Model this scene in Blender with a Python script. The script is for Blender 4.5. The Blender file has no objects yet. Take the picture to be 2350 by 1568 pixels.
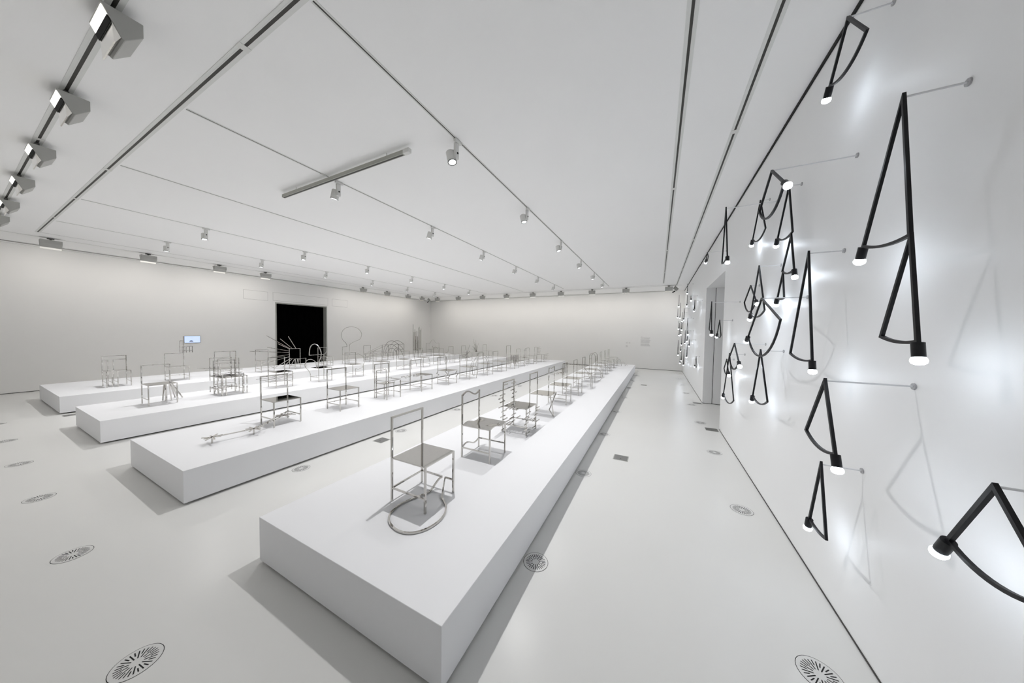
import bpy, bmesh, math, random
from math import sin, cos, pi, radians
from mathutils import Vector, Matrix
C = bpy.context.scene.collection
SC = bpy.context.scene
random.seed(7)

# ------------------------------------------------------------------ camera, world, exposure
H = 1.8
yaw, pitch, roll = -0.4665, -0.0341, 0.0153
F = Vector((sin(yaw)*cos(pitch), cos(yaw)*cos(pitch), sin(pitch)))
R0 = Vector((cos(yaw), -sin(yaw), 0)); U0 = R0.cross(F)
RR = R0*cos(roll) + U0*sin(roll); UU = -R0*sin(roll) + U0*cos(roll)
cd = bpy.data.cameras.new('camera'); cam = bpy.data.objects.new('camera', cd); C.objects.link(cam)
cd.sensor_fit = 'HORIZONTAL'; cd.sensor_width = 36.0; cd.lens = 665.476/2350*36.0
cd.clip_start = 0.02; cd.clip_end = 100
M = Matrix(((RR.x, UU.x, -F.x, 0), (RR.y, UU.y, -F.y, 0), (RR.z, UU.z, -F.z, H), (0, 0, 0, 1)))
cam.matrix_world = M
SC.camera = cam
SC.view_settings.view_transform = 'Standard'; SC.view_settings.look = 'None'
SC.view_settings.gamma = 1.0; SC.view_settings.use_curve_mapping = False
SC.view_settings.exposure = 0.0
w = bpy.data.worlds.new('world'); SC.world = w; w.use_nodes = True
w.node_tree.nodes['Background'].inputs[0].default_value = (0.8, 0.85, 1, 1)
w.node_tree.nodes['Background'].inputs[1].default_value = 0.0
SC.cycles.use_denoising = True
SC.cycles.caustics_reflective = False; SC.cycles.caustics_refractive = False
SC.cycles.max_bounces = 7; SC.cycles.diffuse_bounces = 5; SC.cycles.glossy_bounces = 3
SC.cycles.use_adaptive_sampling = True; SC.cycles.adaptive_threshold = 0.06; SC.cycles.adaptive_min_samples = 16
SC.cycles.sample_clamp_indirect = 6.0; SC.cycles.blur_glossy = 0.0
SPOT_W = 158.0      # ceiling spotlights over the platforms
WASH_W = 36.0       # wall washers
NEAR_W = 16.0      # washers on the track by the camera
BULB_L = 46.0       # bulbs of the wall lamps
COOL = (1.0, 0.99, 0.985); WARM = (1.0, 0.955, 0.90)

# ------------------------------------------------------------------ dimensions
ZC = 3.925; XR = 1.0861; XL = -14.917; YE = 16.262; YN = -1.2
ZT = 0.3548

# ------------------------------------------------------------------ materials
def mat(name, col, rough=0.5, metal=0.0, spec=0.5, coat=0.0, noise=0.0, nscale=8.0, bump=0.0, bscale=200.0, croug=0.1):
    m = bpy.data.materials.new(name); m.use_nodes = True
    nt = m.node_tree; b = nt.nodes['Principled BSDF']
    b.inputs['Base Color'].default_value = (*col, 1); b.inputs['Roughness'].default_value = rough
    b.inputs['Metallic'].default_value = metal; b.inputs['Specular IOR Level'].default_value = spec
    b.inputs['Coat Weight'].default_value = coat; b.inputs['Coat Roughness'].default_value = croug
    if noise or bump:
        tc = nt.nodes.new('ShaderNodeTexCoord')
    if noise:
        n = nt.nodes.new('ShaderNodeTexNoise'); n.inputs['Scale'].default_value = nscale; n.inputs['Detail'].default_value = 4
        nt.links.new(tc.outputs['Object'], n.inputs['Vector'])
        r = nt.nodes.new('ShaderNodeValToRGB')
        r.color_ramp.elements[0].position = 0.3; r.color_ramp.elements[1].position = 0.7
        r.color_ramp.elements[0].color = (*[c*(1-noise) for c in col], 1)
        r.color_ramp.elements[1].color = (*[min(1, c*(1+noise)) for c in col], 1)
        nt.links.new(n.outputs['Fac'], r.inputs['Fac']); nt.links.new(r.outputs['Color'], b.inputs['Base Color'])
    if bump:
        n2 = nt.nodes.new('ShaderNodeTexNoise'); n2.inputs['Scale'].default_value = bscale; n2.inputs['Detail'].default_value = 2
        nt.links.new(tc.outputs['Object'], n2.inputs['Vector'])
        bp = nt.nodes.new('ShaderNodeBump'); bp.inputs['Strength'].default_value = bump; bp.inputs['Distance'].default_value = 0.002
        nt.links.new(n2.outputs['Fac'], bp.inputs['Height']); nt.links.new(bp.outputs['Normal'], b.inputs['Normal'])
    return m
def emit(name, col, s):
    m = bpy.data.materials.new(name); m.use_nodes = True; nt = m.node_tree
    b = nt.nodes['Principled BSDF']; b.inputs['Base Color'].default_value = (*col, 1)
    b.inputs['Emission Color'].default_value = (*col, 1); b.inputs['Emission Strength'].default_value = s
    return m
M_floor = mat('resin_floor', (0.71, 0.71, 0.695), 0.26, spec=0.22, noise=0.012, nscale=0.8)
M_wall = mat('wall_paint', (0.82, 0.815, 0.80), 0.6, noise=0.006, nscale=1.2, bump=0.05)
M_wallr = mat('satin_wall_paint', (0.88, 0.885, 0.89), 0.46, spec=0.36, noise=0.006, nscale=1.2)
M_ceil = mat('ceiling_paint', (0.945, 0.945, 0.945), 0.7, noise=0.005, nscale=1.0)
M_plat = mat('platform_paint', (0.84, 0.845, 0.865), 0.55, noise=0.004, nscale=2.0)
M_black = mat('shadow_gap_black', (0.006, 0.006, 0.006), 0.8, noise=0.1)
M_void = mat('dark_room', (0.0012, 0.0012, 0.0012), 0.9, spec=0.0, noise=0.2)  # near-black colour stands in for the darkness of the unlit room
M_steel = mat('mirror_steel', (0.56, 0.545, 0.52), 0.035, metal=1.0, noise=0.02, nscale=30)
M_iron = mat('black_lacquered_steel', (0.007, 0.007, 0.009), 0.42, spec=0.3, noise=0.15, nscale=60)
M_rod = mat('white_rod', (0.78, 0.79, 0.81), 0.35, noise=0.01)
M_flange = mat('flange_grey', (0.42, 0.42, 0.43), 0.4, noise=0.02)
M_lamp = mat('white_lamp_metal', (0.72, 0.72, 0.70), 0.4, noise=0.01)
M_washer = mat('grey_lamp_metal', (0.42, 0.42, 0.40), 0.45, noise=0.02)
M_dlamp = mat('dark_lamp_metal', (0.12, 0.12, 0.11), 0.4, noise=0.02)
M_track = mat('track_aluminium', (0.74, 0.75, 0.73), 0.45, noise=0.02)
M_slot = mat('track_slot', (0.03, 0.028, 0.024), 0.5, noise=0.1)
M_bar = mat('suspended_track_grey', (0.40, 0.40, 0.36), 0.5, noise=0.02)
M_vent = mat('vent_white_metal', (0.66, 0.66, 0.65), 0.4, noise=0.01)
M_box = mat('brushed_floor_box', (0.20, 0.20, 0.195), 0.5, metal=0.2, noise=0.06, nscale=40)
M_frame = mat('door_frame_metal', (0.36, 0.365, 0.34), 0.4, noise=0.03)
M_line = mat('joint_line', (0.28, 0.28, 0.27), 0.7, noise=0.05)
M_text = mat('wall_lettering', (0.42, 0.42, 0.41), 0.7, noise=0.02)
M_bulb = emit('lit_bulb', (0.82, 0.90, 1.0), BULB_L)
M_lens = emit('lit_lens', (0.93, 0.96, 1.0), 4.0)
M_tube = emit('lit_washer_lamp', (1.0, 0.97, 0.9), 2.2)
M_refl = mat('polished_reflector', (0.92, 0.90, 0.86), 0.12, metal=1.0, noise=0.02)
M_scr = emit('screen_glow', (0.56, 0.68, 0.95), 0.62)
M_scrd = mat('screen_image_grey', (0.25, 0.29, 0.36), 0.5, noise=0.1)

# ------------------------------------------------------------------ helpers
def box(bm, x0, x1, y0, y1, z0, z1):
    v = [bm.verts.new(p) for p in ((x0,y0,z0),(x1,y0,z0),(x1,y1,z0),(x0,y1,z0),(x0,y0,z1),(x1,y0,z1),(x1,y1,z1),(x0,y1,z1))]
    for f in ((0,3,2,1),(4,5,6,7),(0,1,5,4),(1,2,6,5),(2,3,7,6),(3,0,4,7)):
        bm.faces.new([v[i] for i in f])
def prism(bm, pts, a, b, axis='x'):
    """extrude a 2D polygon; axis x: pts are (y,z); axis z: pts are (x,y); axis y: pts (x,z)"""
    def P(p, t):
        return (t, p[0], p[1]) if axis == 'x' else (p[0], p[1], t) if axis == 'z' else (p[0], t, p[1])
    A = [bm.verts.new(P(p, a)) for p in pts]; B = [bm.verts.new(P(p, b)) for p in pts]
    n = len(pts)
    bm.faces.new(A); bm.faces.new(B[::-1])
    for i in range(n):
        j = (i+1) % n; bm.faces.new((A[i], A[j], B[j], B[i]))
def cyl(bm, p, q, r, r2=None, seg=20, cap=True):
    p = Vector(p); q = Vector(q); d = q-p
    rot = d.to_track_quat('Z', 'Y').to_matrix().to_4x4()
    bmesh.ops.create_cone(bm, cap_ends=cap, segments=seg, radius1=r, radius2=r if r2 is None else r2, depth=d.length,
                          matrix=Matrix.Translation((p+q)/2) @ rot)
def tube(bm, pts, w, closed=False, n0=None, h=None):
    P = [Vector(p) for p in pts]; n = len(P); h = h or w
    T = []
    for i in range(n):
        a = P[(i-1) % n] if (closed or i > 0) else None
        b = P[(i+1) % n] if (closed or i < n-1) else None
        ti = (P[i]-a).normalized() if a is not None else None
        to = (b-P[i]).normalized() if b is not None else None
        if ti is None: t, m = to, 1
        elif to is None: t, m = ti, 1
        else:
            t = ti+to
            if t.length < 1e-4: t = ti.copy()
            t.normalize(); m = 1/max(0.32, t.dot(to))
        T.append((t, m))
    t0 = T[0][0]
    nn = Vector(n0) if n0 else (Vector((0,0,1)) if abs(t0.z) < 0.9 else Vector((1,0,0)))
    rings = []; prev = None
    for (t, m), p in zip(T, P):
        nn = (nn - t*nn.dot(t))
        if nn.length < 1e-4: nn = t.orthogonal()
        nn.normalize(); s = t.cross(nn)
        # mitre: widen in the plane of the bend
        rings.append([bm.verts.new(p + nn*(a*h/2)*(1 if n0 or abs(m-1) < 0.05 else 1) + s*(b*w/2)*m) for a, b in ((1,1),(1,-1),(-1,-1),(-1,1))])
    k = len(rings)
    for i in range(k if closed else k-1):
        A = rings[i]; B = rings[(i+1) % k]
        for j in range(4):
            bm.faces.new((A[j], A[(j+1) % 4], B[(j+1) % 4], B[j]))
    if not closed:
        bm.faces.new(rings[0][::-1]); bm.faces.new(rings[-1])
def sm(pts, k=6):
    P = [Vector(p) for p in pts]; out = []
    for i in range(len(P)-1):
        a = P[max(0, i-1)]; b = P[i]; c = P[i+1]; d = P[min(len(P)-1, i+2)]
        for j in range(k):
            t = j/k
            out.append(0.5*((2*b)+(-a+c)*t+(2*a-5*b+4*c-d)*t*t+(-a+3*b-3*c+d)*t**3))
    out.append(P[-1]); return out
def mesh(name, fn, m, smooth=False, bevel=0.0):
    bm = bmesh.new(); fn(bm)
    if bevel: bmesh.ops.bevel(bm, geom=bm.edges[:], offset=bevel, segments=1, affect='EDGES')
    bmesh.ops.recalc_face_normals(bm, faces=bm.faces[:])
    me = bpy.data.meshes.new(name); bm.to_mesh(me); bm.free()
    if smooth:
        for p in me.polygons: p.use_smooth = True
        try: me.set_sharp_from_angle(angle=radians(35))
        except Exception: pass
    me.materials.append(m); return me
def ob(name, me, parent=None, loc=(0,0,0), rot=None):
    o = bpy.data.objects.new(name, me); C.objects.link(o); o.location = loc
    if rot: o.rotation_euler = rot
    if parent is not None: o.parent = parent
    return o
def part(name, fn, m, parent, loc=(0,0,0), **k):
    return ob(name, mesh(name, fn, m, **k), parent, loc)
def thing(name, label, cat, loc=(0,0,0), group=None, rz=0):
    o = bpy.data.objects.new(name, None); C.objects.link(o); o.location = loc; o.rotation_euler = (0,0,rz)
    o.empty_display_size = 0.1
    o['label'] = label; o['category'] = cat
    if group: o['group'] = group
    return o
def tag(o, label, cat, group=None):
    o['label'] = label; o['category'] = cat
    if group: o['group'] = group
    return o
def struct(name, fn, m, parent=None, **k):
    o = ob(name, mesh(name, fn, m, **k), parent)
    if parent is None: o['kind'] = 'structure'
    return o
ORD = ['nearest', 'second', 'third', 'fourth', 'fifth', 'sixth', 'seventh', 'eighth', 'ninth', 'tenth']

# ------------------------------------------------------------------ room shell
T = 0.25
DY0, DY1, DZ = 6.655, 9.018, 3.0          # opening in the right wall
LY0, LY1, LZ = 6.66, 8.87, 2.92           # dark doorway in the left wall
struct('floor', lambda b: box(b, XL-3.5, XR+2.2, YN-T, YE+T, -0.1, 0), M_floor)
struct('ceiling', lambda b: box(b, XL-T, XR+T, YN-T, YE+T, ZC, ZC+0.12), M_ceil)
struct('wall_end', lambda b: box(b, XL-T, XR+T, YE, YE+T, 0.0, ZC), M_wall)
struct('wall_near', lambda b: box(b, XL-T, XR+T, YN-T, YN, 0.0, ZC), M_wall)
def f_left(b):
    box(b, XL-T, XL, YN, LY0, 0, ZC); box(b, XL-T, XL, LY1, YE, 0, ZC); box(b, XL-T, XL, LY0, LY1, LZ, ZC)
struct('wall_left', f_left, M_wall)
def f_right(b):
    box(b, XR, XR+T, YN, DY0, 0, ZC); box(b, XR, XR+T, DY1, YE, 0, ZC); box(b, XR, XR+T, DY0, DY1, DZ, ZC)
wr = struct('wall_right', f_right, M_wallr)
def f_pass(b):
    box(b, XR+T, XR+1.9, DY1, DY1+0.1, 0, DZ); box(b, XR+T, XR+1.9, DY0-0.1, DY0, 0, DZ)
    box(b, XR+1.9, XR+2.0, DY0-0.1, DY1+0.1, 0, DZ+0.1); box(b, XR+T, XR+1.9, DY0-0.1, DY1+0.1, DZ, DZ+0.1)
struct('wall_passage', f_pass, M_wallr)
d2 = struct('door_2', lambda b: box(b, 1.298, XR+T+0.9, DY1-0.012, DY1-0.001, 0.006, DZ-0.006), M_wallr)
part('edge_gap', lambda b: box(b, 1.289, 1.298, DY1-0.012, DY1-0.001, 0.0, DZ), M_black, d2)
part('lock', lambda b: box(b, 1.288, 1.300, DY1-0.018, DY1-0.012, 0.16, 0.36), M_dlamp, d2)
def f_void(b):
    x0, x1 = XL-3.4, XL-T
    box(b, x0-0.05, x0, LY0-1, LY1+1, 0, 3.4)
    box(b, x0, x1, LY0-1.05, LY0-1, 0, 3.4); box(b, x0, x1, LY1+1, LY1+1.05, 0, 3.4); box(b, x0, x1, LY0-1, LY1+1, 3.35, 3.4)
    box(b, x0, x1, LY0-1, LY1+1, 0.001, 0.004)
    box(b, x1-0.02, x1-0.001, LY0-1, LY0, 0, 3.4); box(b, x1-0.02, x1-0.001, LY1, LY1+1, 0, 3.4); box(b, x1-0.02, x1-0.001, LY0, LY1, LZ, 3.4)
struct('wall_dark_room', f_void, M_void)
d1 = bpy.data.objects.new('door_1', None); C.objects.link(d1); d1['kind'] = 'structure'; d1.location = (XL, (LY0+LY1)/2, 0)
ly = (LY1-LY0)/2
part('jamb', lambda b: box(b, -T-0.01, 0.012, -ly-0.001, -ly+0.045, 0, LZ), M_frame, d1)
part('jamb', lambda b: box(b, -T-0.01, 0.012, ly-0.045, ly+0.001, 0, LZ), M_frame, d1)
part('lintel', lambda b: box(b, -T-0.01, 0.012, -ly+0.045, ly-0.045, LZ-0.045, LZ+0.001), M_frame, d1)
part('doorway_darkness_sheet', lambda b: prism(b, [(-ly+0.045+i*0.0888, -0.235+0.012*(i % 2)) for i in range(25)][::1] and
     [(-0.235+0.012*(i % 2), -ly+0.046+i*(2*ly-0.092)/24) for i in range(25)] + [(-0.25, ly-0.046), (-0.25, -ly+0.046)], 0.01, LZ-0.05, 'z'), M_void, d1)  # folded black sheet added across the doorway as the darkness beyond
# dark strips coloured as the shade in wall gaps, and trims
struct('trim_1', lambda b: box(b, XR-0.012, XR-0.0005, YN, YE-0.001, ZC-0.026, ZC-0.0005), M_black)
struct('trim_2', lambda b: box(b, XL+0.0005, XL+0.07, YN, YE, ZC-0.05, ZC-0.022), M_track)
struct('trim_3', lambda b: box(b, XL+0.07, XR-0.35, YE-0.07, YE-0.0005, ZC-0.05, ZC-0.022), M_track)
struct('shadow_gap_strip_end', lambda b: box(b, XL, XR-0.004, YE-0.006, YE-0.0005, 0.0005, 0.014), M_slot)  # dark strips along the wall foot stand in for the shade of a gap
struct('shadow_gap_strip_left', lambda b: (box(b, XL+0.0005, XL+0.006, YN, LY0, 0.0005, 0.014), box(b, XL+0.0005, XL+0.006, LY1, YE, 0.0005, 0.014)), M_slot)
struct('shadow_gap_strip_right', lambda b: (box(b, XR-0.005, XR-0.0005, YN, DY0, 0.0005, 0.010), box(b, XR-0.005, XR-0.0005, DY1, YE, 0.0005, 0.010),
                                     box(b, XR, XR+1.9, DY1-0.018, DY1-0.013, 0.0005, 0.010)), M_slot)
def line_trim(i, x0, x1, y0, y1):
    struct('trim_%d' % i, lambda b: box(b, x0, x1, y0, y1, ZC-0.002, ZC-0.0003), M_line)
line_trim(4, -12.805, -12.795, 1.12, 14.22); line_trim(5, -12.8, 0.6, 14.22, 14.23)
# faint panels in the left wall above the doorway
for n, (y0, y1, z0, z1) in enumerate(((5.58, 6.40, 2.96, 3.33), (6.58, 8.92, 2.985, 3.34), (9.13, 9.94, 2.96, 3.33))):
    t = thing('access_panel', ['small flush access panel in the left wall before the dark doorway', 'wide flush access panel above the dark doorway',
              'small flush access panel in the left wall past the dark doorway'][n], 'panel', (XL, (y0+y1)/2, (z0+z1)/2))
    a, c = (y1-y0)/2, (z1-z0)/2
    part('cover', lambda b: box(b, 0.0005, 0.003, -a+0.006, a-0.006, -c+0.006, c-0.006), M_wall, t)
    def gap(b):
        box(b, 0.0003, 0.0012, -a, a, -c, -c+0.006); box(b, 0.0003, 0.0012, -a, a, c-0.006, c)
        box(b, 0.0003, 0.0012, -a, -a+0.006, -c, c); box(b, 0.0003, 0.0012, a-0.006, a, -c, c)
    part('seam', gap, M_line, t)

# ------------------------------------------------------------------ platforms
PL = [(-2.68, -0.903), (-5.955, -4.20), (-9.175, -7.47), (-13.17, -10.672)]
PY0, PY1 = 1.076, 14.43
for n, (a, c) in enumerate(PL):
    t = thing('platform', ['long low white display platform nearest the lamp wall', 'long low white display platform with the star chair at its front end',
              'long low white display platform with the fan-legged chair at its front end', 'long low white display platform nearest the dark doorway'][n], 'platform', ((a+c)/2, PY0, 0), 'long white display platforms')
    hw = (c-a)/2; L = PY1-PY0
    part('plinth', lambda b: box(b, -hw+0.09, hw-0.09, 0.09, L-0.09, 0.0, 0.024), M_black, t)
    part('body', lambda b: box(b, -hw, hw, 0, L, 0.022, ZT), M_plat, t, bevel=0.002)

# ------------------------------------------------------------------ mirror steel chairs
W = 0.0155; D, B, HB, HS, HX = 0.37, 0.35, 0.718, 0.374, 0.112
dx, dy = D/2, B/2
hw = W/2
mS = {}
mS['post'] = mesh('post', lambda b: box(b, -hw, hw, -hw, hw, 0, HB), M_steel, bevel=0.0008)
mS['leg'] = mesh('leg', lambda b: box(b, -hw, hw, -hw, hw, 0, HS-0.010), M_steel, bevel=0.0008)
mS['top_rail'] = mesh('top_rail', lambda b: box(b, -hw, hw, -dy+hw, dy-hw, -W, 0), M_steel)
mS['seat'] = mesh('seat', lambda b: box(b, -dx+hw, dx+hw, -dy-hw, dy+hw, -0.010, 0), M_steel, bevel=0.0008)
mS['side'] = mesh('stretcher', lambda b: box(b, -dx+hw, dx-hw, -hw*0.8, hw*0.8, -hw*0.8, hw*0.8), M_steel)
mS['back'] = mesh('stretcher', lambda b: box(b, -hw*0.8, hw*0.8, -dy+hw, dy-hw, -hw*0.8, hw*0.8), M_steel)
STD = {'PN': ('post', 'post', (-dx, -dy, 0)), 'PF': ('post', 'post', (-dx, dy, 0)), 'LN': ('leg', 'leg', (dx, -dy, 0)), 'LF': ('leg', 'leg', (dx, dy, 0)),
       'R': ('top_rail', 'top_rail', (-dx, 0, HB)), 'S': ('seat', 'seat', (0, 0, HS)), 'XN': ('stretcher', 'side', (0, -dy, HX)),
       'XF': ('stretcher', 'side', (0, dy, HX)), 'XB': ('stretcher', 'back', (-dx, 0, HX))}
ROW = {1: (-1.97, 1.70), 2: (-5.30, 2.17), 3: (-8.53, 1.69), 4: (-11.76, 1.75)}
def chair(r, i, label, omit='', extra=()):
    x, y = ROW[r]
    if len(label.split()) < 16: label = label.replace('chair of', 'steel chair of', 1)
    t = thing('mirror_chair', label, 'chair', (x+dx, y+dy+0.978*i, ZT), 'mirror steel chairs on the platforms')
    om = omit.split()
    for k, (nm, me, loc) in STD.items():
        if k not in om: ob(nm, mS[me], t, loc)
    for e in extra:
        nm, fn = e[0], e[1]
        part(nm, fn, M_steel, t, bevel=0)
    return t
def tb(pts, w=W, closed=False, n0=None, h=None):
    return lambda b: tube(b, pts, w, closed, n0, h)
def tbs(lst, w=W*0.8):
    def f(b):
        for p in lst: tube(b, p, w)
    return f
NX = (1, 0, 0); NY = (0, 1, 0)
def frame_box(x0, x1, y0, y1, z0, hs, hb, wd=W*0.8, back=-1):
    """list of named parts of a small chair outline with its own seat"""
    bx, fx = (x0, x1) if back < 0 else (x1, x0)
    return [('post', tb([(bx, y0, z0), (bx, y0, z0+hb)], wd)), ('post', tb([(bx, y1, z0), (bx, y1, z0+hb)], wd)),
            ('top_rail', tb([(bx, y0, z0+hb), (bx, y1, z0+hb)], wd)), ('leg', tb([(fx, y0, z0), (fx, y0, z0+hs)], wd)), ('leg', tb([(fx, y1, z0), (fx, y1, z0+hs)], wd)),
            ('seat', lambda b: box(b, x0, x1, y0-wd/2, y1+wd/2, z0+hs-0.006, z0+hs))]

# ---- row 1 (by the lamp wall)
ring = sm([(0.054, 0.175, 0.105), (0.03, 0.165, 0.085), (0.012, 0.13, 0.045), (0.01, 0.075, 0.012), (0.0, 0.03, 0.009), (-0.03, -0.045, 0.008), (-0.062, -0.14, 0.008), (-0.070, -0.22, 0.008), (-0.034, -0.325, 0.008),
        (0.043, -0.391, 0.008), (0.157, -0.422, 0.008), (0.253, -0.402, 0.008), (0.32, -0.335, 0.008), (0.348, -0.241, 0.008), (0.339, -0.14, 0.008),
        (0.291, -0.05, 0.008), (0.224, 0.008, 0.008), (0.165, 0.045, 0.008)], 5)
chair(1, 0, 'front chair of the lamp-side row, stretcher drooping into a big ring below', 'XF', [
    ('looping_stretcher', tb([(-dx+hw, dy, HX), (0.052, dy, HX)] + ring + [(0.15, 0.07, 0.03), (0.10, 0.155, 0.08), (0.092, dy, HX-0.004), (0.10, dy, HX), (dx-hw, dy, HX)], W*0.85, h=W*0.85))])
wv = lambda t: 0.030*sin(2*pi*t)
def wave_seat(b):
    n, m_ = 16, 14; g = {}
    for i in range(m_+1):
        for j in range(n+1):
            x = -dx+hw+(D)*i/m_; yy = -dy-hw+(B+W)*j/n
            q = abs(2*i/m_-1)**2.2
            z = HS+0.018*sin(2*pi*j/n)*q
            g[i, j] = (b.verts.new((x, yy, z)), b.verts.new((x, yy, z-0.010)))
    for i in range(m_):
        for j in range(n):
            b.faces.new([g[i, j][0], g[i+1, j][0], g[i+1, j+1][0], g[i, j+1][0]]); b.faces.new([g[i, j][1], g[i, j+1][1], g[i+1, j+1][1], g[i+1, j][1]])
    for i in range(m_):
        for j in (0, n): b.faces.new([g[i, j][0], g[i+1, j][0], g[i+1, j][1], g[i, j][1]])
    for j in range(n):
        for i in (0, m_): b.faces.new([g[i, j][0], g[i, j+1][0], g[i, j+1][1], g[i, j][1]])
chair(1, 1, 'second chair of the lamp-side row with a wavy top rail and wavy seat edge', 'R S XB', [
    ('top_rail', tb([(-dx, -dy+B*t/16, HB-hw+wv(t/16)) for t in range(17)], W, n0=NX)), ('seat', wave_seat),
    ('stretcher', tb([(-dx, -dy+B*t/16, HX+wv(t/16)*0.9) for t in range(17)], W*0.8, n0=NX))])
ex = []
rnd = random.Random(3)
for (px, py, hi) in ((-dx, -dy, HB), (-dx, dy, HB), (dx, -dy, HS-0.02), (dx, dy, HS-0.02)):
    nb = 11 if hi > 0.5 else 6
    for k in range(nb):
        z = 0.045+(hi-0.06)*k/(nb-0.5)+rnd.uniform(-0.012, 0.012); o = rnd.uniform(-0.045, 0.045); xo = rnd.choice((-1, 1))*W*0.9
        ex.append(('cross_bar', tb([(px+xo, py+o-0.072, z), (px+xo, py+o+0.072, z)], W*0.78)))
for k in range(14):
    xx = rnd.uniform(-dx*0.8, dx*0.9); yy = rnd.choice((-dy, dy))+rnd.uniform(-0.03, 0.03); z = rnd.choice((HX+0.012, HS-0.018))
    ex.append(('cross_bar', tb([(xx, yy-0.07, z), (xx, yy+0.07, z)], W*0.78)))
chair(1, 2, 'third chair of the lamp-side row bristling with short horizontal bars', '', ex)
chair(1, 3, 'fourth chair of the lamp-side row with one slanted and one zigzag front leg', 'LN LF XN XF XB', [
    ('slanted_leg', tb([(0.178, -0.155, 0.366), (0.205, -0.13, 0.22), (0.239, -0.113, 0.009)], W)),
    ('zigzag_leg', tb([(dx, 0.165, 0.366), (0.18, -0.18, 0.135), (0.215, -0.075, 0.011)], W*0.9, n0=NX))])
chair(1, 4, 'fifth chair of the lamp-side row with a kinked top rail and slightly wobbly posts', 'R PN PF XB', [
    ('top_rail', tb([(-dx, -dy, HB-hw), (-dx, -0.10, HB-0.012), (-dx, -0.045, HB-0.032), (-dx, 0.03, HB-0.018), (-dx, dy, HB-hw)], W, n0=NX)),
    ('post', tb([(-dx, -dy+0.004*sin(k*1.9), HB*k/14) for k in range(15)], W, n0=NX)), ('post', tb([(-dx, dy+0.004*sin(k*2.3+1), HB*k/14) for k in range(15)], W, n0=NX))])
chair(1, 5, 'sixth chair of the lamp-side row with a little chair behind its back', '', [
    ('long_rod', tb([(-0.20, dy-0.02, 0.672), (0.42, dy-0.02, 0.668)], W*0.7))] +
    [(('mini_'+n), f) for n, f in frame_box(-0.36, -0.23, -0.07, 0.05, 0.42, 0.055, 0.16, W*0.75, back=1)] + [
    ('mini_support', tb([(-0.43, -0.01, 0.445), (-dx, -0.01, 0.50)], W*0.7)), ('inner_post', tb([(-dx, -0.06, 0.43), (-dx, -0.06, HB-W)], W*0.7)), ('inner_post', tb([(-dx, 0.07, 0.45), (-dx, 0.07, HB-W)], W*0.7))])
chair(1, 6, 'seventh chair of the lamp-side row with its seat front broken off', 'S LN LF XF XN XB', [
    ('seat', lambda b: prism(b, [(-dx+hw, -dy-hw), (0.03, -dy-hw), (0.155, dy+hw), (-dx+hw, dy+hw)], HS-0.01, HS, 'z')),
    ('broken_seat_piece', lambda b: prism(b, [(0.13, -0.12), (0.27, -0.12), (0.26, 0.10), (0.17, 0.12)], HS-0.012, HS, 'z')),
    ('leg', tb([(0.265, -0.10, HS-0.01), (0.285, -0.10, 0.25), (0.295, -0.105, 0.004)], W)), ('leg', tb([(0.21, 0.10, HS-0.01), (0.205, 0.15, 0.005)], W)),
    ('curved_brace', tb(sm([(0.10, -0.1, 0.485), (0.16, -0.1, 0.424), (0.192, -0.1, 0.36), (0.215, -0.1, 0.275), (0.259, -0.1, 0.214)], 4), W*0.7, n0=NY)),
    ('stretcher', tb([(0.15, -0.1, 0.085), (0.295, -0.1, 0.09)], W*0.7)), ('stretcher', tb([(-dx, -dy, HX), (-dx, dy, HX)], W*0.8)), ('stretcher', tb([(-dx, -dy, HX), (0.05, -dy, HX-0.01)], W*0.8))])
chair(1, 7, 'eighth chair of the lamp-side row with a bulging hoop for its far front leg', 'LF', [
    ('hoop_leg', tb(sm([(dx, dy, HS-0.01), (0.25, dy, 0.32), (0.315, dy, 0.24), (0.325, dy, 0.13), (0.28, dy, 0.04), (0.20, dy, 0.008)], 5), W*0.9, n0=NY))])
def arch(pts, n0=NY, wd=W*0.85): return tb(sm(pts, 6), wd, n0=n0)
chair(1, 8, 'ninth chair of the lamp-side row, two hoops arching from back to seat', '', [
    ('arch', arch([(-0.185, -dy, 0.62), (-0.18, -dy, 0.70), (-0.163, -dy, 0.75), (-0.102, -dy, 0.783), (-0.039, -dy, 0.755), (0.002, -dy, 0.658), (0.011, -dy, HS)])),
    ('arch', arch([(-0.185, dy, 0.62), (-0.175, dy, 0.70), (-0.14, dy, 0.76), (-0.072, dy, 0.791), (-0.025, dy, 0.752), (0.004, dy, 0.661), (0.011, dy, HS)])),
    ('inner_rail', tb([(-0.19, -dy, 0.60), (-0.19, dy, 0.60)], W*0.8))])
chair(1, 9, 'tenth chair of the lamp-side row with a short hatched back panel', 'R PN PF', [
    ('post', tb([(-dx, -dy, 0), (-dx, -dy, 0.60)])), ('post', tb([(-dx, dy, 0), (-dx, dy, 0.62)])), ] +
    [('hatch_bar', tb([(-dx, -dy, 0.42+0.035*k), (-dx, dy, 0.45+0.035*k)], W*0.7)) for k in range(6)])
chair(1, 10, 'eleventh chair of the lamp-side row with a bent near top corner and one curled stretcher', 'R XF', [
    ('top_rail', tb(sm([(-dx, -dy, HB-0.05), (-dx, -dy+0.04, HB-0.012), (-dx, 0.0, HB-0.004), (-dx, dy, HB-hw)], 4), W, n0=NX)),
    ('curled_stretcher', tb(sm([(-dx, dy, HX), (0, dy, HX+0.05), (0.12, dy, HX-0.06), (dx, dy, HX)], 5), W*0.8, n0=NY))])
chair(1, 11, 'twelfth chair of the lamp-side row, plain, next before the bouncing hoops', 'XF', [
    ('bowed_stretcher', tb(sm([(-dx, dy, HX), (0, dy, HX+0.03), (dx, dy, HX)], 5), W*0.8, n0=NY))])
yb = 0.0
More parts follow.
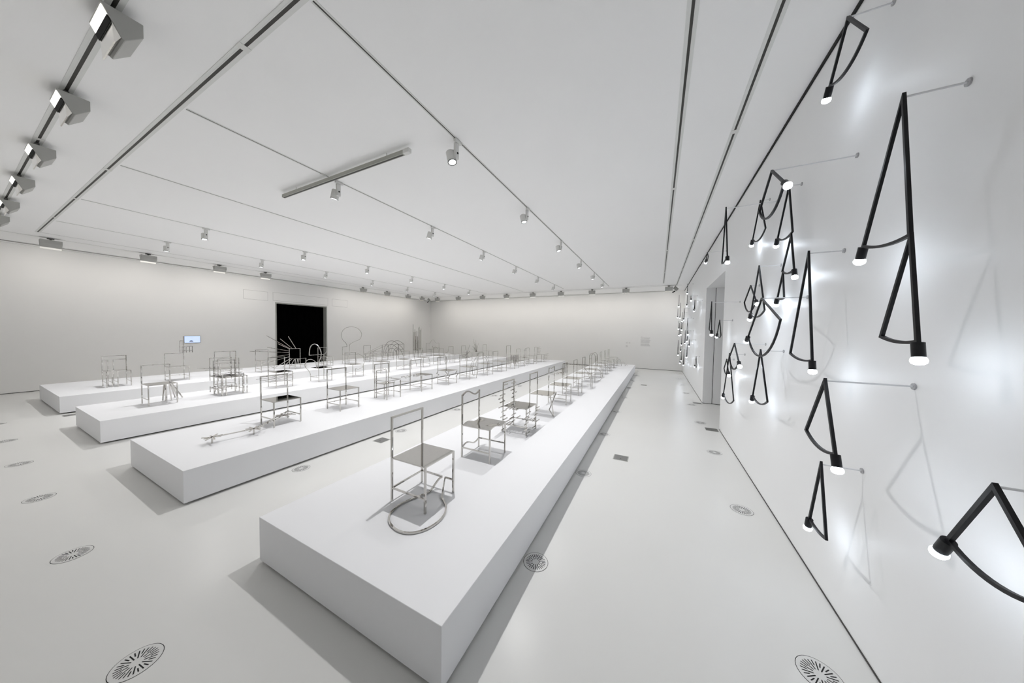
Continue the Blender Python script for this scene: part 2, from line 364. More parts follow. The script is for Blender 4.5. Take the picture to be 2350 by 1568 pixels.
chair(1, 12, 'last chair of the lamp-side row with hoops bouncing away from it in shrinking arcs', 'XF', [
    ('bounce_arc', arch([(dx, yb, HX), (0.10+0.09, yb, 0.17), (0.21, yb, 0.25), (0.26, yb, 0.30), (0.32, yb, 0.25), (0.36, yb, 0.14), (0.375, yb, 0.007)])),
    ('bounce_arc', arch([(0.375, yb, 0.007), (0.40, yb, 0.13), (0.45, yb, 0.20), (0.50, yb, 0.14), (0.525, yb, 0.007)])),
    ('bounce_arc', arch([(0.525, yb, 0.007), (0.545, yb, 0.07), (0.57, yb, 0.095), (0.595, yb, 0.06), (0.61, yb, 0.007)]))])

# ---- row 2
def star(cx, cy, z, n=8, r0=0.075, seed=1, h=None):
    q = random.Random(seed); out = []
    for k in range(n):
        a = 2*pi*k/n+q.uniform(-.15, .15); r = r0*q.uniform(0.75, 1.25)
        out.append(('star_arm', tb([(cx, cy, z), (cx+r*cos(a), cy+r*sin(a), z)], W*0.95, h=W*0.6)))
    return out
chair(2, 0, 'front chair of the second row trailing a rod with three star bursts on the ground', 'XB', star(0.20, -0.835, 0.078, 8, 0.10, 1) + star(0.255, -0.44, 0.078, 8, 0.105, 2) + star(0.0, 0.03, 0.105, 9, 0.13, 5) + [
    ('star_stand', tb([(0.20, -0.835, 0), (0.20, -0.835, 0.078)])), ('star_stand', tb([(0.255, -0.44, 0), (0.255, -0.44, 0.078)])),
    ('trailing_rod', tb([(0.20, -0.835, 0.074), (0.255, -0.44, 0.074), (0.10, -0.12, 0.095), (0.0, 0.03, 0.10), (-dx, dy, HX)], W*0.8)),
    ('trailing_rod', tb([(0.24, -0.41, 0.07), (0.05, -0.14, 0.095), (-dx, dy, HX)], W*0.6))])
chair(2, 1, 'second chair of the second row, plain with nothing added')
chair(2, 2, 'third chair of the second row, big open frame with smaller chair inside', 'S', [
    ('seat_rail', tb([(-dx, -dy, HS+0.012), (dx, -dy, HS+0.012), (dx, dy, HS+0.012), (-dx, dy, HS+0.012)], W*0.8)),
    ] + [('inner_'+n, f) for n, f in frame_box(-dx+0.02, 0.07, -0.145, 0.10, 0, 0.31, 0.575, W*0.8)] + [
    ('inner_seat_rail', tb([(-0.165, -0.16, 0.325), (0.09, -0.16, 0.325), (0.09, 0.11, 0.325)], W*0.7))])
q = random.Random(11); sh = []
for k in range(26):
    u = q.random()**0.8; yy = -dy-0.46*u+0.06; xx = q.uniform(-dx, dx)*(1-0.35*u)-0.01; s = 0.030*(1.1-0.5*u); a = q.uniform(0, 1.5)
    sh.append(('seat_shard', (lambda xx, yy, s, a: lambda b: prism(b, [(xx+s*cos(a+t), yy+s*sin(a+t)*q.uniform(0.7, 1)) for t in (0, 1.5, 3.0, 4.4)], HS-0.008, HS, 'z'))(xx, yy, s, a)))
chair(2, 3, 'fourth chair of the second row, its seat scattering into shards towards the camera', 'S XB', [
    ('seat', lambda b: prism(b, [(-dx+hw, -0.10), (-0.10, -0.05), (0.0, -0.09), (0.1, -0.03), (dx+hw, -0.06), (dx+hw, dy+hw), (-dx+hw, dy+hw)], HS-0.01, HS, 'z'))] + sh + [
    ('streak', tb(sm([(-0.33, -0.40, 0.12), (-0.26, -0.235, 0.112), (-0.20, -0.10, HX), (-dx, dy, HX)], 4), W*0.7)),
    ('streak', tb(sm([(-0.36, -0.36, 0.21), (-0.28, -0.2, 0.20), (-0.20, -0.1, 0.2), (-dx, dy, 0.2)], 4), W*0.6)),
    ('streak', tb(sm([(-0.12, -0.52, 0.07), (-0.06, -0.38, 0.065), (0.08, -0.10, 0.07), (0.12, 0.05, 0.09)], 4), W*0.6))])
zz = [(0, 0.368), (0.006, 0.33), (-0.05, 0.288), (0.055, 0.238), (-0.035, 0.198), (0, 0.171), (0, 0)]
wl = lambda x, y, top: tb(([(x, y, top)] if top > 0.4 else []) + [(x, y+a*0.9*(1 if y < 0 else 1), z) for a, z in zz], W*0.9, n0=NX)
chair(2, 4, 'fifth chair of the second row with all four legs kinked in squiggles under the seat', 'PN PF LN LF', [
    ('squiggly_leg', wl(-dx, -dy, HB)), ('squiggly_leg', wl(-dx, dy, HB)), ('squiggly_leg', wl(dx, -dy, 0)), ('squiggly_leg', wl(dx, dy, 0))])
bc = (-dx, dy, HB)
chair(2, 5, 'sixth chair of the second row with sparks bursting at its top corner', 'LF', [
    ('spark', tb([bc, (bc[0], bc[1]+a, bc[2]+c)], W*0.7)) for a, c in ((0.15, 0.29), (-0.09, 0.11), (0.17, 0.10), (0.10, -0.08), (0.0, 0.09), (-0.25, -0.02), (0.06, 0.12), (-0.04, 0.13), (0.02, -0.1), (-0.12, -0.05))] + [
    ('curled_rib', arch([(0.04, dy, 0.52), (-0.02, dy, 0.40), (-0.02, dy, 0.26)], wd=W*0.75)),
    ('curled_rib', arch([(0.154, dy, 0.63), (0.09, dy, 0.52), (0.05, dy, 0.38), (0.035, dy, 0.25), (0.045, dy, 0.12), (0.085, dy, 0.075), (0.12, dy, 0.12), (0.13, dy, 0.30), (0.165, dy, 0.48), (0.235, dy, 0.625)], wd=W*0.75)),
    ('inner_rail', tb([(-dx, -dy, 0.60), (-dx, dy, 0.60)], W*0.8)), ('bent_leg', tb([(dx, dy, HS-0.01), (dx+0.015, dy, 0.2), (dx, dy, 0.004)], W*0.9))])
chair(2, 6, 'seventh chair of the second row whose far back post melts forward in two drooping curves', '', [
    ('drooping_rib', arch([(-dx, dy, 0.615), (-0.10, dy, 0.607), (-0.02, dy, 0.517), (0.026, dy, 0.406), (0.036, dy, 0.25), (0.036, dy, 0.05)], wd=W*0.8)),
    ('drooping_rib', arch([(-dx, 0.1, 0.555), (-0.11, 0.1, 0.56), (-0.06, 0.1, 0.54), (-0.005, 0.1, 0.448), (0.012, 0.1, 0.356), (-0.012, 0.1, 0.13)], wd=W*0.8))])
chair(2, 7, 'eighth chair of the second row, plain, beside the one hung with long vertical strips', 'XB', [
    ('shadow_disc_plate', lambda b: prism(b, [(-0.10, -0.03), (0.06, -0.02), (0.10, 0.12), (-0.06, 0.13)], 0.11, 0.116, 'z')), ('shadow_disc_plate', lambda b: prism(b, [(-0.16, -0.15), (-0.06, -0.14), (-0.08, -0.06), (-0.15, -0.07)], 0.08, 0.086, 'z'))])  # plates added in place of dark shadow discs under the seat
q = random.Random(5)
DH, DYY = 0.165, 0.06
st = []
for k in range(34):
    a = k/34*4; e = int(a); f = a-e
    P = [(-dx+f*D, -dy), (dx, -dy+f*B), (dx-f*D, dy), (-dx, dy-f*B)][e]
    ln = q.uniform(0.20, 0.44)
    st.append(('hanging_strip', tb([(P[0], P[1]+DYY, HS+DH-0.008), (P[0], P[1]+DYY, HS+DH-ln)], W*0.8)))
def lifted(nm, me, loc, dz, dyy): return nm, me, (loc[0], loc[1]+dyy, loc[2]+dz)
t = chair(2, 8, 'ninth chair of the second row, its high seat hung with vertical strips', 'PN PF LN LF R S XN XF XB', [
    ('post', tb([(-dx, -dy+DYY, 0), (-dx, -dy+DYY, HB+DH)])), ('post', tb([(-dx, dy+DYY, 0), (-dx, dy+DYY, HB+DH)])), ('leg', tb([(dx, -dy+DYY, 0), (dx, -dy+DYY, HS+DH)])), ('leg', tb([(dx, dy+DYY, 0), (dx, dy+DYY, HS+DH)])),
    ('top_rail', tb([(-dx, -dy+DYY, HB+DH), (-dx, dy+DYY, HB+DH)])), ('seat', lambda b: box(b, -dx, dx+hw, -dy+DYY-hw, dy+DYY+hw, HS+DH-0.01, HS+DH))] + st)
chair(2, 9, 'tenth chair of the second row with a crumpled near rear leg', 'XB', [
    ('crumpled_leg', tb(sm([(0.0, dy, HS-0.01), (0.03, dy, 0.28), (-0.04, dy, 0.22), (0.04, dy, 0.14), (-0.02, dy, 0.08), (0.03, dy, 0.01)], 4), W*0.7, n0=NY)),
    ('crumpled_leg', tb(sm([(0.10, dy, HS-0.01), (0.14, dy, 0.26), (0.08, dy, 0.18), (0.13, dy, 0.08), (0.09, dy, 0.01)], 4), W*0.7, n0=NY))])
ribs = []
for k in range(7):
    s = 1-0.11*k
    ribs.append(('fan_rib', arch([(-dx, -dy, HS+0.34*s), (-dx-0.06*s, -dy, HS+0.29*s), (-dx-0.12*s, -dy, HS+0.12*s), (-dx-0.13*s, -dy, HS-0.06)], wd=W*0.6)))
chair(2, 10, 'eleventh chair of the second row with nested curved ribs fanning off its back', '', ribs + [
    ('curled_rib', arch([(-0.10, -dy, 0.20), (-0.06, -dy, 0.10), (0.0, -dy, 0.06), (0.06, -dy, 0.05)], wd=W*0.6)), ('curled_rib', arch([(-0.06, -dy, 0.24), (-0.02, -dy, 0.14), (0.04, -dy, 0.09)], wd=W*0.6))])
q = random.Random(9); wi = []
for k, z in enumerate((0.70, 0.655, 0.63, 0.61, 0.585, 0.54, 0.50, 0.47, 0.44, 0.40)):
    wi.append(('wind_line', tb([(-dx, dy, z), (-dx, dy+q.uniform(0.28, 0.62), z+q.uniform(-0.005, 0.015))], W*0.6)))
for k, z in enumerate((0.36, 0.33, 0.30, 0.27, 0.21, 0.17, 0.12, 0.08, 0.04)):
    wi.append(('wind_line', tb([(dx, dy, z), (dx, dy+q.uniform(0.35, 0.85), z+q.uniform(-0.005, 0.02))], W*0.6)))
chair(2, 11, 'last chair of the second row streaming long horizontal lines like wind from its far side', '', wi)

# ---- row 3
ft = [(-0.194, 0.078), (-0.096, 0.089), (-0.209, 0.132), (-0.135, 0.176), (-0.395, 0.289), (-0.185, 0.277), (-0.255, 0.354)]
tp = [(-0.10, 0.08), (-0.08, 0.09), (-0.12, 0.11), (-0.10, 0.14), (-0.15, 0.16), (-0.11, 0.165), (-0.13, 0.17)]
chair(3, 0, 'front chair of the third row with a fan of slanting rear legs', 'PF XF XB', [
    ('post', tb([(-dx, dy, HS-0.01), (-dx, dy, HB)]))] + [('fan_leg', tb([(a[0], a[1], HS-0.008), (c[0], c[1], 0.009)], W)) for a, c in zip(tp, ft)])
sk = []
for (ox, oy, oz, k0) in ((0.0, 0.02, 0.19, 0), (-0.03, -0.05, 0.06, 1), (0.035, 0.06, 0.035, 0), (0.02, 0.0, 0.0, 1)):
    z0 = max(0, oz)
    for (sx, sy) in ((-1, -1), (-1, 1)):
        X, Y = sx*dx+ox, sy*dy+oy
        sk.append(('shaken_post', tb([(X, Y, HS*0.62+z0), (X, Y, HB+oz)], W*0.8))); sk.append(('shaken_leg_piece', tb([(X, Y, 0.0 if z0 < .05 else 0.05), (X, Y, 0.17)], W)))
    for (sx, sy) in ((1, -1), (1, 1)):
        X, Y = sx*dx+ox, sy*dy+oy
        sk.append(('shaken_leg_piece', tb([(X, Y, 0.0 if z0 < .05 else 0.04), (X, Y, 0.16)], W))); sk.append(('shaken_leg_piece', tb([(X, Y, 0.20), (X, Y, HS+oz*0.4)], W*0.9)))
    sk.append(('shaken_rail', tb([(-dx+ox, -dy+oy, HB+oz), (-dx+ox, dy+oy, HB+oz)], W*0.8)))
    sk.append(('shaken_stretcher', tb([(-dx+ox, -dy+oy, HX+oz*0.5), (-dx+ox, dy+oy*0.6, HX+oz*0.5)], W*0.7)))
    sk.append(('shaken_stretcher', tb([(-dx+ox, -dy+oy, HX+oz*0.5), (dx+ox, -dy+oy, HX+oz*0.5)], W*0.7)))
    sk.append(('shaken_seat_rail', tb([(dx+ox, -dy+oy, HS+oz*0.3), (-dx+ox, -dy+oy, HS+oz*0.3), (-dx+ox, dy+oy, HS+oz*0.3), (dx+ox, dy+oy, HS+oz*0.3)], W*0.8)))
sk.append(('second_seat', lambda b: box(b, -0.20, 0.12, -0.22, 0.12, HS+0.185, HS+0.192)))
chair(3, 1, 'second chair of the third row, a dense jumble of shaken overlapping chair outlines', '', sk)
bn = []
for k, (z0, z1, y0, y1) in enumerate(((0.24, 0.30, -0.50, 0.20), (0.20, 0.262, -0.40, 0.19), (0.17, 0.225, -0.34, 0.19), (0.155, 0.15, -0.25, 0.18), (0.27, 0.345, -0.22, 0.10), (0.225, 0.285, -0.30, 0.15))):
    bn.append(('speed_line', tb(sm([(0.02+0.02*k, y0, z0), (0.14, (y0+y1)/2, (z0+z1)/2-0.008), (dx+0.01, y1, z1)], 4), W*0.6)))
chair(3, 2, 'third chair of the third row with speed lines sweeping under the seat', '', bn)
chair(3, 3, 'fourth chair of the third row, its back posts swelling into two big overlapping loops', 'PN PF R', [
    ('looped_post', arch([(-dx, -0.18, 0.0), (-dx, -0.185, 0.142), (-dx, -0.20, 0.228), (-dx, -0.254, 0.318), (-dx, -0.315, 0.40), (-dx, -0.322, 0.467), (-dx, -0.298, 0.54), (-dx, -0.244, 0.59), (-dx, -0.174, 0.597), (-dx, -0.102, 0.566), (-dx, -0.046, 0.501), (-dx, -0.023, 0.375)], n0=NX)),
    ('looped_post', arch([(-dx, -0.212, 0.709), (-dx, -0.207, 0.801), (-dx, -0.187, 0.918), (-dx, -0.139, 0.992), (-dx, -0.067, 1.015), (-dx, 0.006, 0.979), (-dx, 0.071, 0.881), (-dx, 0.104, 0.767), (-dx, 0.094, 0.645), (-dx, 0.044, 0.502), (-dx, 0.014, 0.374)], n0=NX, wd=W*1.1)),
    ('top_rail', tb([(-dx, -0.212, 0.712), (-dx, dy, 0.712)])), ('post', tb([(-dx, dy, 0), (-dx, dy, 0.712)]))])
chair(3, 4, 'fifth chair of the third row with a thin zigzag rod at the rear', 'PF XB', [
    ('post', tb([(-dx, dy, HS-0.01), (-dx, dy, HB)])), ('stub_leg', tb([(-dx, dy, 0), (-dx, dy, 0.20)])),
    ('zigzag_rod', tb([(-dx, dy, 0.20), (-0.06, dy, 0.18), (0.14, dy, 0.255), (0.27, dy, 0.49), (0.145, dy, 0.62), (-0.06, dy, 0.68), (-dx, dy, 0.62)], W*0.65))])
chair(3, 5, 'sixth chair of the third row, plain with a slim seat', 'XF', [('curled_stretcher', tb(sm([(-dx, dy, HX), (-0.05, dy, HX-0.03), (0.05, dy, HX+0.02), (dx, dy, HX)], 5), W*0.8, n0=NY))])
chair(3, 6, 'seventh chair of the third row with rods slanting up from its near stretcher', 'XN', [
    ('slanting_rod', tb([(-0.12, -dy, 0.10), (0.22, dy, 0.21)], W*0.7)), ('slanting_rod', tb([(0.0, -dy, 0.09), (0.25, dy*1.1, 0.17)], W*0.7)), ('stretcher', tb([(-dx, -dy, HX), (-0.10, -dy, 0.10)], W*0.8))])
bw = lambda x, y, top, s: tb(sm([(x, y, 0.006), (x, y+s*0.01, 0.12), (x, y+s*0.07, 0.27), (x, y+s*0.115, 0.40), (x, y+s*0.06, 0.56), (x, y, top)] if top > 0.5 else [(x, y, 0.006), (x, y+0.012, 0.13), (x, y-0.01, 0.24), (x, y-0.07, top)], 5), W*0.9, n0=NX)
chair(3, 7, 'eighth chair of the third row with bowed legs and posts', 'PN PF LF XB', [
    ('bowed_post', bw(-dx, -dy, HB, -1)), ('bowed_post', bw(-dx, dy, HB, -1)), ('bowed_leg', bw(dx, dy, HS, -1))])
chair(3, 8, 'ninth chair of the third row with a little bump on its top rail', 'R XF', [
    ('top_rail', tb(sm([(-dx, -dy, HB-hw), (-dx, -0.12, HB-hw), (-dx, -0.06, HB+0.025), (-dx, 0.0, HB-hw), (-dx, 0.08, HB-hw), (-dx, dy, HB-hw)], 4), W*0.9, n0=NX))])
chair(3, 9, 'tenth chair of the third row, one back post swinging out in a loop', 'PN', [
    ('looping_post', arch([(-dx, -dy, HB), (-dx, -dy-0.01, 0.60), (-dx, -0.20, 0.485), (-dx, -0.34, 0.455), (-dx, -0.45, 0.367), (-dx, -0.48, 0.205), (-dx, -0.44, 0.077), (-dx, -0.36, 0.013), (-dx, -0.25, 0.03), (-dx, -0.188, 0.178), (-dx, -0.168, 0.317), (-dx, -0.12, 0.37)], n0=NX)),
    ('leg', tb([(-dx+0.09, -dy, 0), (-dx+0.09, -dy, HS-0.01)]))])
chair(3, 10, 'eleventh chair of the third row, plain with a tall narrow-looking back', 'XN')
q = random.Random(21)
sp = [(-0.16, 1.02), (0.06, 0.96), (0.28, 0.80), (-0.03, 0.77), (-0.20, 0.71), (0.10, 0.70), (-0.30, 0.53), (0.21, 0.50), (-0.30, 0.67), (0.0, 0.62), (-0.08, 0.86), (0.02, 0.80), (-0.12, 0.66), (0.15, 0.60)]
chair(3, 11, 'twelfth chair of the third row with rods spraying up from its seat', 'PN PF R', [
    ('leg', tb([(-dx, -dy, 0), (-dx, -dy, HS-0.01)])), ('leg', tb([(-dx, dy, 0), (-dx, dy, HS-0.01)]))] + [
    ('spray_rod', tb([(-0.11+0.02*k % 0.07, -0.02+0.02*(k % 4), HS-0.003), (-dx+0.02*(k % 3), a, c)], W*0.75)) for k, (a, c) in enumerate(sp)])
chair(3, 12, 'last chair of the third row, plain, standing alone against the end wall', 'XB')

# ---- row 4
fr = []
for (y0, y1) in ((-0.171, -0.097), (-0.018, 0.172)):
    fr += [('inner_post', tb([(-dx, y1 if y0 < -.1 else y0, 0), (-dx, y1 if y0 < -.1 else y0, 0.628)], W*0.9)), ('inner_rail', tb([(-dx, y0, 0.624), (-dx, y1, 0.624)], W*0.8)),
           ('split_seat', (lambda a, c: lambda b: box(b, -dx, dx+hw, a-hw, c+hw, HS-0.008, HS))(y0, y1)),
           ('leg', tb([(dx, y1 if y0 < -.1 else y0, 0), (dx, y1 if y0 < -.1 else y0, HS-0.008)])),
           ('stretcher', tb([(-dx, y0, HX), (dx, y0, HX)], W*0.7)), ('stretcher', tb([(-dx, y1, HX), (dx, y1, HX)], W*0.7))]
chair(4, 0, 'front chair of the doorway row, split into two narrow chairs under one top rail', 'S XN XF XB', fr)
chair(4, 1, 'second chair of the doorway row with a mini chair perched on one tall back post', '', [
    ('tall_post', tb([(-dx, dy, HB), (-dx, dy, 1.171)]))] + [('mini_'+n, f) for n, f in frame_box(-dx-0.10, -dx+0.08, dy-0.045, dy+0.03, 0.722, 0.16, 0.325, W*0.8)] + [
    ('mini_leg', tb([(-dx, 0.345, 0.722), (-dx, 0.345, 0.90)], W)), ('mini_seat_rail', tb([(-dx, dy-0.04, 0.895), (-dx, 0.345, 0.895)], W*0.8)), ('mini_stretcher', tb([(-dx, 0.145, 0.78), (-dx, 0.345, 0.78)], W*0.7)), ('mini_leg', tb([(-dx-0.05, 0.305, 0.725), (-dx-0.05, 0.305, 0.89)], W*0.8))])
chair(4, 2, 'third chair of the doorway row encircled by long thin low orbit rings', '', [
    ('orbit_ring', arch([(-0.70, -0.40, 0.20), (-0.55, -0.30, 0.195), (-0.35, -0.10, 0.19), (0.0, 0.20, 0.19), (0.33, 0.27, 0.19), (0.45, 0.20, 0.19), (0.42, 0.05, 0.19), (0.25, -0.1, 0.185)], n0=None, wd=W*0.6)),
    ('orbit_ring', arch([(-0.30, -0.35, 0.16), (0.1, -0.16, 0.16), (0.45, 0.02, 0.16), (0.62, 0.12, 0.15), (0.70, 0.14, 0.14)], n0=None, wd=W*0.6))])
chair(4, 3, 'fourth chair of the doorway row, plain, its back crossed by the ray chair behind', 'XF', [('bowed_stretcher', tb(sm([(-dx, dy, HX), (0, dy, HX+0.03), (dx, dy, HX)], 4), W*0.8, n0=NY))])
rs = [(0.038, 0.709), (-0.07, 0.703), (-0.132, 0.706), (-0.175, 0.709), (-0.175, 0.631), (-0.175, 0.582), (-0.175, 0.502), (-0.175, 0.423), (-0.126, 0.366), (-0.064, 0.366), (0.012, 0.366), (0.098, 0.366), (0.144, 0.366)]
re_ = [(0.049, 1.133), (-0.214, 1.054), (-0.623, 1.168), (-0.28, 0.874), (-0.612, 0.762), (-1.099, 0.641), (-0.48, 0.414), (-0.782, 0.184), (-0.375, 0.025), (-0.141, 0.011), (0.102, 0.018), (0.318, 0.092), (0.366, 0.087)]
chair(4, 4, 'fifth chair of the doorway row with straight rays exploding backwards from its back', '', [
    ('ray', tb([(-dx, a[0], a[1]), (-0.7, c[0], c[1])], W*0.95)) for a, c in zip(rs, re_)])
chair(4, 5, 'sixth chair of the doorway row with one rounded back corner', 'R PF', [
    ('curved_back', tb([(-dx, -dy, HB-hw), (-dx, 0.156, HB-hw)] + sm([(-dx, 0.156, HB-hw), (-dx, 0.145, 0.56), (-dx, 0.11, 0.47), (-dx, 0.04, 0.44)], 5)[1:] + [(-dx, -0.15, 0.435)], W, n0=NX)),
    ('leg', tb([(-dx, dy, 0), (-dx, dy, HS-0.01)]))] + [('inner_'+n, f) for n, f in frame_box(-0.06, dx+0.02, -0.10, 0.06, 0.045, 0.24, 0.30, W*0.8)])
bl = [(-0.175, 0.0), (-0.175, 0.35), (-0.178, 0.699)]
chair(4, 6, 'seventh chair of the doorway row, its back blown up into a tall balloon outline', 'PN PF R', [
    ('post', tb([(-dx, -dy, 0), (-dx, -dy, 0.699), (-dx, 0.022, 0.705)], W*0.9, n0=NX)), ('post', tb([(-dx, 0.135, 0), (-dx, 0.131, 0.731)], W*0.9)),
    ('balloon_loop', arch([(-dx, a, z) for a, z in ((0.022, 0.709), (0.009, 0.787), (-0.038, 0.866), (-0.143, 0.971), (-0.202, 1.087), (-0.221, 1.202), (-0.194, 1.316), (-0.121, 1.419), (-0.008, 1.498), (0.128, 1.537), (0.266, 1.542), (0.407, 1.525), (0.536, 1.467), (0.638, 1.375), (0.697, 1.267), (0.697, 1.158), (0.652, 1.05), (0.564, 0.977), (0.405, 0.921), (0.264, 0.864), (0.166, 0.802), (0.131, 0.731))], n0=NX, wd=W*0.9))])
chair(4, 7, 'eighth chair of the doorway row, plain, left of the chair drawn out in perspective', '', [])
ms = frame_box(-0.86, -0.74, -0.66, -0.56, 0.0, 0.13, 0.25, W*0.9)
ln = []
for (a, c) in (((-dx, -dy, HB), (-0.86, -0.66, 0.25)), ((-dx, dy, HB), (-0.86, -0.56, 0.25)), ((-dx, -dy, HS), (-0.86, -0.66, 0.13)), ((-dx, dy, HS), (-0.86, -0.56, 0.13)),
               ((dx, -dy, HS), (-0.74, -0.66, 0.13)), ((dx, dy, HS), (-0.74, -0.56, 0.13)), ((dx, -dy, 0.01), (-0.74, -0.66, 0.01)), ((-dx, -dy, 0.60), (-0.86, -0.66, 0.20)), ((-dx, -dy, HX), (-0.86, -0.66, 0.05))):
    ln.append(('perspective_rod', tb([a, c], W*0.7)))
chair(4, 8, 'ninth chair of the doorway row, drawn out by converging rods to a tiny chair', '', [('mini_'+n, f) for n, f in ms] + ln)
ar = []
for yy in (-dy, dy):
    ar += [('arch', arch([(-dx, yy, 0.70), (-0.26, yy, 0.745), (-0.367, yy, 0.80), (-0.512, yy, 0.855), (-0.693, yy, 0.879), (-0.914, yy, 0.821), (-1.1, yy, 0.671), (-1.25, yy, 0.40), (-1.30, yy, 0.01)], wd=W*0.9)),
           ('arch', arch([(-dx, yy, 0.40), (-0.26, yy, 0.47), (-0.367, yy, 0.568), (-0.547, yy, 0.664), (-0.693, yy, 0.698), (-0.858, yy, 0.653), (-0.988, yy, 0.558), (-1.1, yy, 0.38), (-1.17, yy, 0.01)], wd=W*0.9)),
           ('arch', arch([(-dx, yy, 0.012), (-0.276, yy, 0.17), (-0.42, yy, 0.387), (-0.547, yy, 0.471), (-0.693, yy, 0.498), (-0.84, yy, 0.433), (-0.969, yy, 0.26), (-1.04, yy, 0.01)], wd=W*0.9))]
chair(4, 9, 'tenth chair of the doorway row with nested arches leaping backwards from it', '', ar)
tall = [(-0.22, 1.75), (-0.19, 1.41), (-0.13, 1.12), (-0.10, 1.33), (-0.05, 1.58), (-0.02, 1.10), (0.01, 1.49), (0.05, 1.35), (0.08, 1.63), (0.11, 0.93), (0.16, 1.0), (0.21, 1.54), (0.26, 0.83), (0.31, 1.28), (0.35, 1.10), (0.40, 0.9), (0.43, 1.45)]
q = random.Random(13)
chair(4, 10, 'eleventh chair of the doorway row rising into a forest of tall vertical bars', '', [
    ('tall_bar', tb([(q.uniform(-dx, dx*0.9) if 2 < k < 12 else -dx, min(max(a*0.62-0.03, -dy), dy), HS-0.002), ] [:1] + [(0, 0, 0)], W) if False else
     (lambda X, Y, Z: tb([(X, Y, HS-0.002), (X, Y, Z)], W*1.15))((-dx if k % 3 == 0 else -dx+0.37*((k*5) % 7)/7), min(max(a*0.62-0.05, -dy), dy), z)) for k, (a, z) in enumerate(tall)])
chair(4, 11, 'very wide last chair of the doorway row with a bell-shaped hump in its back', 'R PF LF S XF XB', [
    ('humped_back', tb([(-dx, -dy, HB)] + sm([(-dx, 0.12, HB-0.01), (-dx, 0.19, 0.775), (-dx, 0.27, 0.86), (-dx, 0.368, 0.898), (-dx, 0.47, 0.86), (-dx, 0.55, 0.77), (-dx, 0.65, 0.70)], 5) + [(-dx, 0.90, HB-0.015)], W*0.8, n0=NX)),
    ('post', tb([(-dx, 0.90, 0), (-dx, 0.90, HB-0.015)], W*0.9)), ('leg', tb([(dx, 0.90, 0), (dx, 0.90, HS)])), ('seat', lambda b: box(b, -dx, dx+hw, -dy-hw, 0.90+hw, HS-0.01, HS)),
    ('stretcher', tb([(-dx, -dy, HX), (-dx, 0.90, HX)], W*0.8)), ('sagging_rod', arch([(-0.02, 0.12, HS), (-0.02, 0.13, 0.55), (-0.02, 0.20, 0.47), (-0.02, 0.30, 0.418), (-0.02, 0.50, 0.43), (-0.02, 0.60, HS)], n0=NX, wd=W*0.8))])

# ------------------------------------------------------------------ ceiling tracks
def track(label, x0, x1, y0, y1, joints=(), g=0.036, sl=0.010):
    along_y = (y1-y0) > (x1-x0)
    L = (y1-y0) if along_y else (x1-x0); X, Y = ((x0+x1)/2, y0) if along_y else (x0, (y0+y1)/2)
    t = thing('ceiling_track', label, 'track', (X, Y, ZC), 'lighting tracks in the ceiling')
    def BX(b, u0, u1, s0, s1, z0, z1):
        if along_y: box(b, s0, s1, u0, u1, z0, z1)
        else: box(b, u0, u1, -s1, -s0, z0, z1)
    part('channel', lambda b: (BX(b, 0, L, -g, -sl, -0.003, -0.0003), BX(b, 0, L, sl, g, -0.003, -0.0003)), M_track, t)
    part('slot', lambda b: BX(b, 0, L, -sl, sl, -0.002, -0.0003), M_slot, t)
    part('conductor', lambda b: BX(b, 0, L, sl*1.5, sl*1.75, -0.0036, -0.0028), M_lamp, t)
    for j in joints:
        part('joint_cover', lambda b: BX(b, j-0.03, j+0.03, -g-0.001, g+0.001, -0.0055, -0.0031), M_lamp, t)
    return t
tx = {'A': -2.06, 'B': -4.18, 'C': -6.43, 'D': -8.76, 'E': -11.07}
track('ceiling track above the platform nearest the lamp wall', tx['A']-0.04, tx['A']+0.04, 1.15, 13.8, (3.5, 7.4, 11.3), 0.020, 0.0065)
track('ceiling track above the second platform, passing under the short crossbar', tx['B']-0.04, tx['B']+0.04, 1.15, 13.85, (1.3, 5.2, 9.1), 0.020, 0.0065)
track('ceiling track without any lamps between the second and third platforms', tx['C']-0.04, tx['C']+0.04, 1.15, 13.95, (1.3, 5.2, 9.1), 0.020, 0.0065)
track('ceiling track above the third platform', tx['D']-0.04, tx['D']+0.04, 1.15, 14.1, (1.3, 5.2, 9.1), 0.020, 0.0065)
track('ceiling track above the platform by the dark doorway', tx['E']-0.04, tx['E']+0.04, 1.15, 14.2, (1.3, 5.2, 9.1), 0.020, 0.0065)
track('long cross track at the near ends of the other tracks', -12.81, -1.9, 1.06, 1.14, (9.94-3.9, 9.94, 2.1, 4.0))
track('cross track close to the camera carrying the wall washers', -13.4, -1.2, 0.54, 0.62, (3.0, 7.0))
track('empty ceiling track second from the lamp wall', 0.10, 0.18, 0.9, 13.8, (4.0, 7.5, 10.5))
track('empty ceiling track closest to the lamp wall', 0.61, 0.69, 0.9, 14.5, (2.9, 6.8, 10.2))
track('ceiling track along the left wall over the dark doorway', -13.49, -13.41, 0.6, 14.5, (), 0.016, 0.006)
track('ceiling track along the end wall', -13.4, 0.85, 14.51, 14.59, (), 0.016, 0.006)
t = thing('suspended_track', 'short grey crossbar hanging under the second ceiling track', 'track', (-3.93, 2.49, ZC-0.09))
part('housing', lambda b: box(b, -1.36, 1.31, -0.022, 0.022, 0.0, 0.045), M_bar, t, bevel=0.002)
part('slot', lambda b: box(b, -1.35, 1.22, -0.010, 0.010, -0.0015, 0.0), M_slot, t)
part('end_cap', lambda b: box(b, 1.24, 1.33, -0.025, 0.025, -0.002, 0.048), M_lamp, t, bevel=0.002)
for s in (-1.0, 0.95): part('hanger', lambda b: cyl(b, (s, 0, 0.045), (s, 0, 0.09), 0.006), M_lamp, t)

